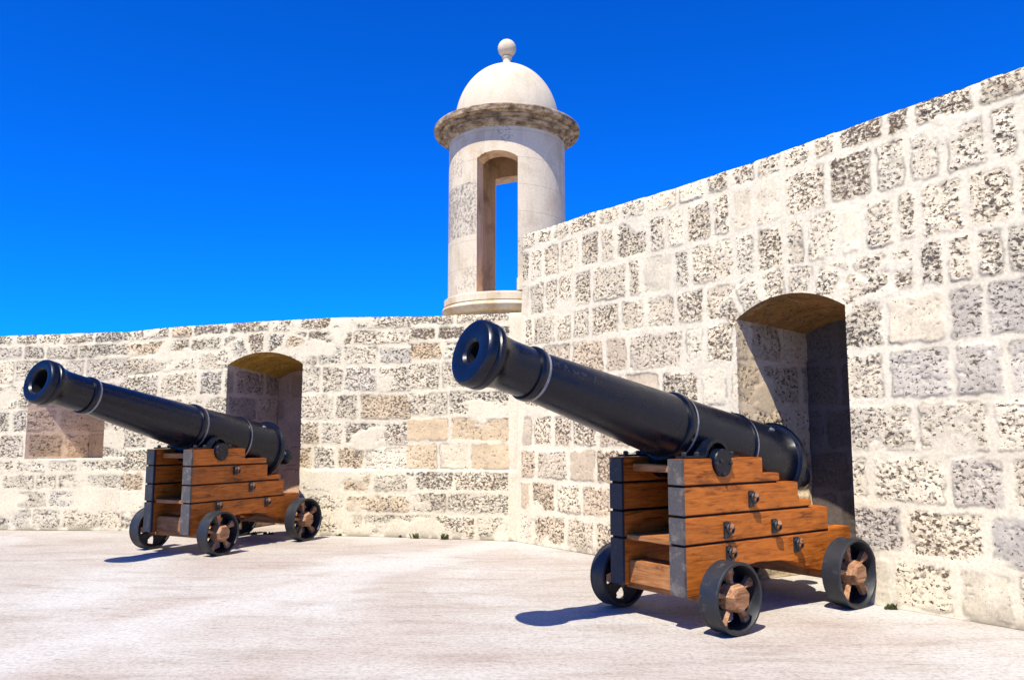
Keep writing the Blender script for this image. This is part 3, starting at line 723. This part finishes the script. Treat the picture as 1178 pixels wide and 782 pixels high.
    MB().bevbox(-L-.05, -.40, -.17, .17, .66, .74, .008).build('stool_bed', WOOD2, root)
    MB().prism([(-L-.02, .745), (-L-.02, .93), (-1.0, .80), (-1.0, .745)], -.12, .12, .006).build('quoin', WOOD2, root)
    # ---- wheels
    for (X, rad) in ((0, Rf), (-L, Rr)):
        ax = MB()
        for s in (1, -1):
            MY = Matrix.Translation((X, 0, rad)) @ Matrix.Rotation(s*PI/2, 4, 'Z')
            ax.lathe([(.20, .07), (T/2-w-.02, .062), (T/2-.05, .05)], MY, 20)
        ax.bevbox(X-.07, X+.07, -.46, .46, rad-.075, rad+.065, .01)
        ax.build('axle', IRON2 if False else WOOD2, root)
        for s in (1, -1):
            wl = thing('wheel', None, None)
            bpy.data.objects.remove(wl)
            MY = Matrix.Translation((X, 0, rad)) @ Matrix.Rotation(s*PI/2, 4, 'Z')
            a, b = T/2-w, T/2
            m = MB().lathe([(a, rad-.026), (a, rad-.006), (a+.006, rad), (a+.018, rad), (a+.02, rad-.003), (b-.02, rad-.003), (b-.018, rad), (b-.006, rad), (b, rad-.006), (b, rad-.024), (b-.004, rad-.027), (a+.004, rad-.027), (a, rad-.026)], MY, 64)
            wheel = m.build('wheel', IRON2, root, 40)
            # hub: octagonal timber nave standing out towards the rim
            MB().lathe([(b-.14, .0), (b-.14, .10), (b-.10, .116), (b-.01, .104), (b+.018, .094), (b+.026, .080), (b+.026, 0)], MY @ Matrix.Rotation(.3+X, 4, 'X'), 7).build('hub', RUST, wheel, 20)
            off = .5*PI + (.12 if X == 0 else .2)
            for i in range(5):
                th = off + i*2*PI/5
                MS = MY @ Matrix.Rotation(th, 4, 'X')
                # flat spoke: narrow at the nave, wide at the rim, along local Y
                y = [.075, .125, .18, rad-.024]; hw = [.024, .015, .022, .044]
                v = []; 
                for yy, h in zip(y, hw):
                    for (dx, dz_) in ((-.028, -h), (.012, -h), (.026, 0), (.012, h), (-.028, h)): v.append(MS @ Vector((b-.075+dx, yy, dz_)))
                f = []
                for j in range(3):
                    for q_ in range(5): q2 = (q_+1) % 5; f.append((j*5+q_, j*5+q2, (j+1)*5+q2, (j+1)*5+q_))
                f += [(0, 1, 2, 3, 4), (15, 16, 17, 18, 19)]
                MB().add(v, f).build('spoke', RUST, wheel, 30)
            bmw = bmesh.new(); nA = 90; rs = [.04, .10, .125, .15, .175, .20, rad-.028]
            vv = [[bmw.verts.new(MY @ Vector((a+.03, r*math.cos(2*PI*t/nA), r*math.sin(2*PI*t/nA)))) for t in range(nA)] for r in rs]
            for ri in range(len(rs)-1):
                for t in range(nA):
                    slot = (t+4) % 18
                    if 1 <= ri <= 4 and slot < (5, 6, 7, 6)[ri-1] - (1 if (t//18) % 2 else 0): continue
                    bmw.faces.new((vv[ri][t], vv[ri][(t+1) % nA], vv[ri+1][(t+1) % nA], vv[ri+1][t]))
            bmesh.ops.solidify(bmw, geom=bmw.faces[:], thickness=.016)
            bmw.verts.index_update(); wb = MB().add([v.co[:] for v in bmw.verts], [[v.index for v in f.verts] for f in bmw.faces]); bmw.free()
            wb.build('web_disc', IRON, wheel)
    return root

cannon(dict(x=1.3028, y=6.7761, yaw=215.716, L=1.59, elev=14.735, bore=.074, marks=((1.86,1.04),(1.77,1.06),(1.68,1.16),(1.60,1.18),(1.49,1.16)), label='nearer and larger-looking black cannon on an orange timber carriage before the tall wall',
    ends=(-.705, -1.186, -1.609, -1.955, -.93, -1.375),
    bolts=[(1, -.535, 1.03, .895), (2, -.215, .80, .67), (2, -.825, .785, .665), (3, -.235, .61, .485), (3, -1.12, .615, .485)]))
cannon(dict(x=-4.2046, y=10.502, yaw=242.55, L=1.538, elev=13.6, bore=.125, k=1.05, dz=.03, ls=1.022, label='smaller-looking black cannon on an orange timber carriage before the low back wall at left',
    ends=(-.60, -1.02, -1.34, -1.66, -.995, -1.277),
    bolts=[(1, -.435, 1.075, .955), (2, -.713, .85, .72), (3, -.158, .64, .50), (3, -1.01, .63, .50)]))

# ------------------------------------------------------------------ weeds at the wall foot
def leaf_mat():
    m, nt, b = mat('weed_leaf'); n = noise(nt, coords(nt, (1, 1, 1), True), 14, 3)
    nt.links.new(ramp(nt, n, (.3, (.045, .075, .014)), (.7, (.12, .13, .035))), b.inputs['Base Color']); b.inputs['Roughness'].default_value = .7
    return m
LEAF = leaf_mat()
def weed(x, y, h, n, seed, label):
    rng = random.Random(seed); b = MB()
    for i in range(n):
        a = rng.uniform(0, 2*PI); l = h*rng.uniform(.45, 1.1); sp = rng.uniform(.2, .9); wd = rng.uniform(.006, .016)
        bx, by = rng.gauss(0, h*.28), rng.gauss(0, h*.08); px, py = -math.sin(a), math.cos(a); vs = []
        for t, k in ((0, .5), (.4, 1), (.75, .8), (1, .08)):
            r = l*sp*t; z = l*(t-.25*sp*t*t)
            c = (bx+math.cos(a)*r, by+math.sin(a)*r*.7)
            vs += [(c[0]+px*wd*k, c[1]+py*wd*k, z), (c[0]-px*wd*k, c[1]-py*wd*k, z)]
        b.add(vs, [(0, 1, 3, 2), (2, 3, 5, 4), (4, 5, 7, 6)])
    o = b.build('weed', LEAF); o.location = (x, y, -.002); tag(o, label, 'weed', 'weeds at the foot of the walls'); return o
weed(-.98, 11.72, .10, 40, 1, 'brightest green weed tuft at the low wall foot, below the near muzzle')
weed(-1.40, 11.83, .085, 30, 2, 'dull olive weed tuft at the low wall foot, left of the brighter tuft')
weed(3.27, 7.12, .06, 50, 3, 'dry sparse weed tuft at the tall wall foot, right of the near wheels')

rw_ = random.Random(8)
for i in range(7):
    t = rw_.uniform(.42, .98); px_, py_ = PB[0]+(PC[0]-PB[0])*t, PB[1]+(PC[1]-PB[1])*t-.03
    o = weed(px_, py_, rw_.uniform(.03, .05), 26, 20+i, 'tiny olive weed sprouting along the low wall foot right of the far cannon'); o['group'] = 'tiny weeds along the low wall foot'
# ------------------------------------------------------------------ light, sky, camera
SUN = Vector((-.20, -.475, .858)).normalized()
sl = bpy.data.lights.new('sun', 'SUN'); sl.energy = 5.0; sl.angle = R(.5); sl.color = (1.0, .945, .80)
so = bpy.data.objects.new('sun', sl); COL.objects.link(so); so.rotation_euler = SUN.to_track_quat('Z', 'Y').to_euler(); so.location = (-4, -14, 24)
w = bpy.data.worlds.new('World'); scene.world = w; w.use_nodes = True; nt = w.node_tree
sky = nt.nodes.new('ShaderNodeTexSky'); sky.sky_type = 'NISHITA'; sky.sun_disc = False
sky.sun_elevation = math.asin(SUN.z); sky.sun_rotation = math.atan2(SUN.x, SUN.y); sky.air_density = 1.0; sky.dust_density = .3; sky.ozone_density = 2.0
gm = nt.nodes.new('ShaderNodeGamma'); gm.inputs['Gamma'].default_value = 1.2; nt.links.new(sky.outputs['Color'], gm.inputs['Color'])
tint = mix(nt, gm.outputs['Color'], (.008, .37, 1.12), 1.0, 'MULTIPLY')
bg = nt.nodes['Background']; nt.links.new(tint, bg.inputs['Color']); bg.inputs['Strength'].default_value = .09

cam = bpy.data.cameras.new('camera'); cam.sensor_fit = 'HORIZONTAL'; cam.sensor_width = 36; cam.lens = 924.14/1178*36
cam.clip_start = .05; cam.clip_end = 2000
co = bpy.data.objects.new('camera', cam); COL.objects.link(co); co.location = (0, 0, 1.5); co.rotation_euler = (R(90+6.619), 0, 0)
scene.camera = co
vs = scene.view_settings; vs.view_transform = 'Standard'; vs.look = 'None'; vs.gamma = 1; vs.exposure = .72; vs.use_curve_mapping = False
scene.render.film_transparent = False
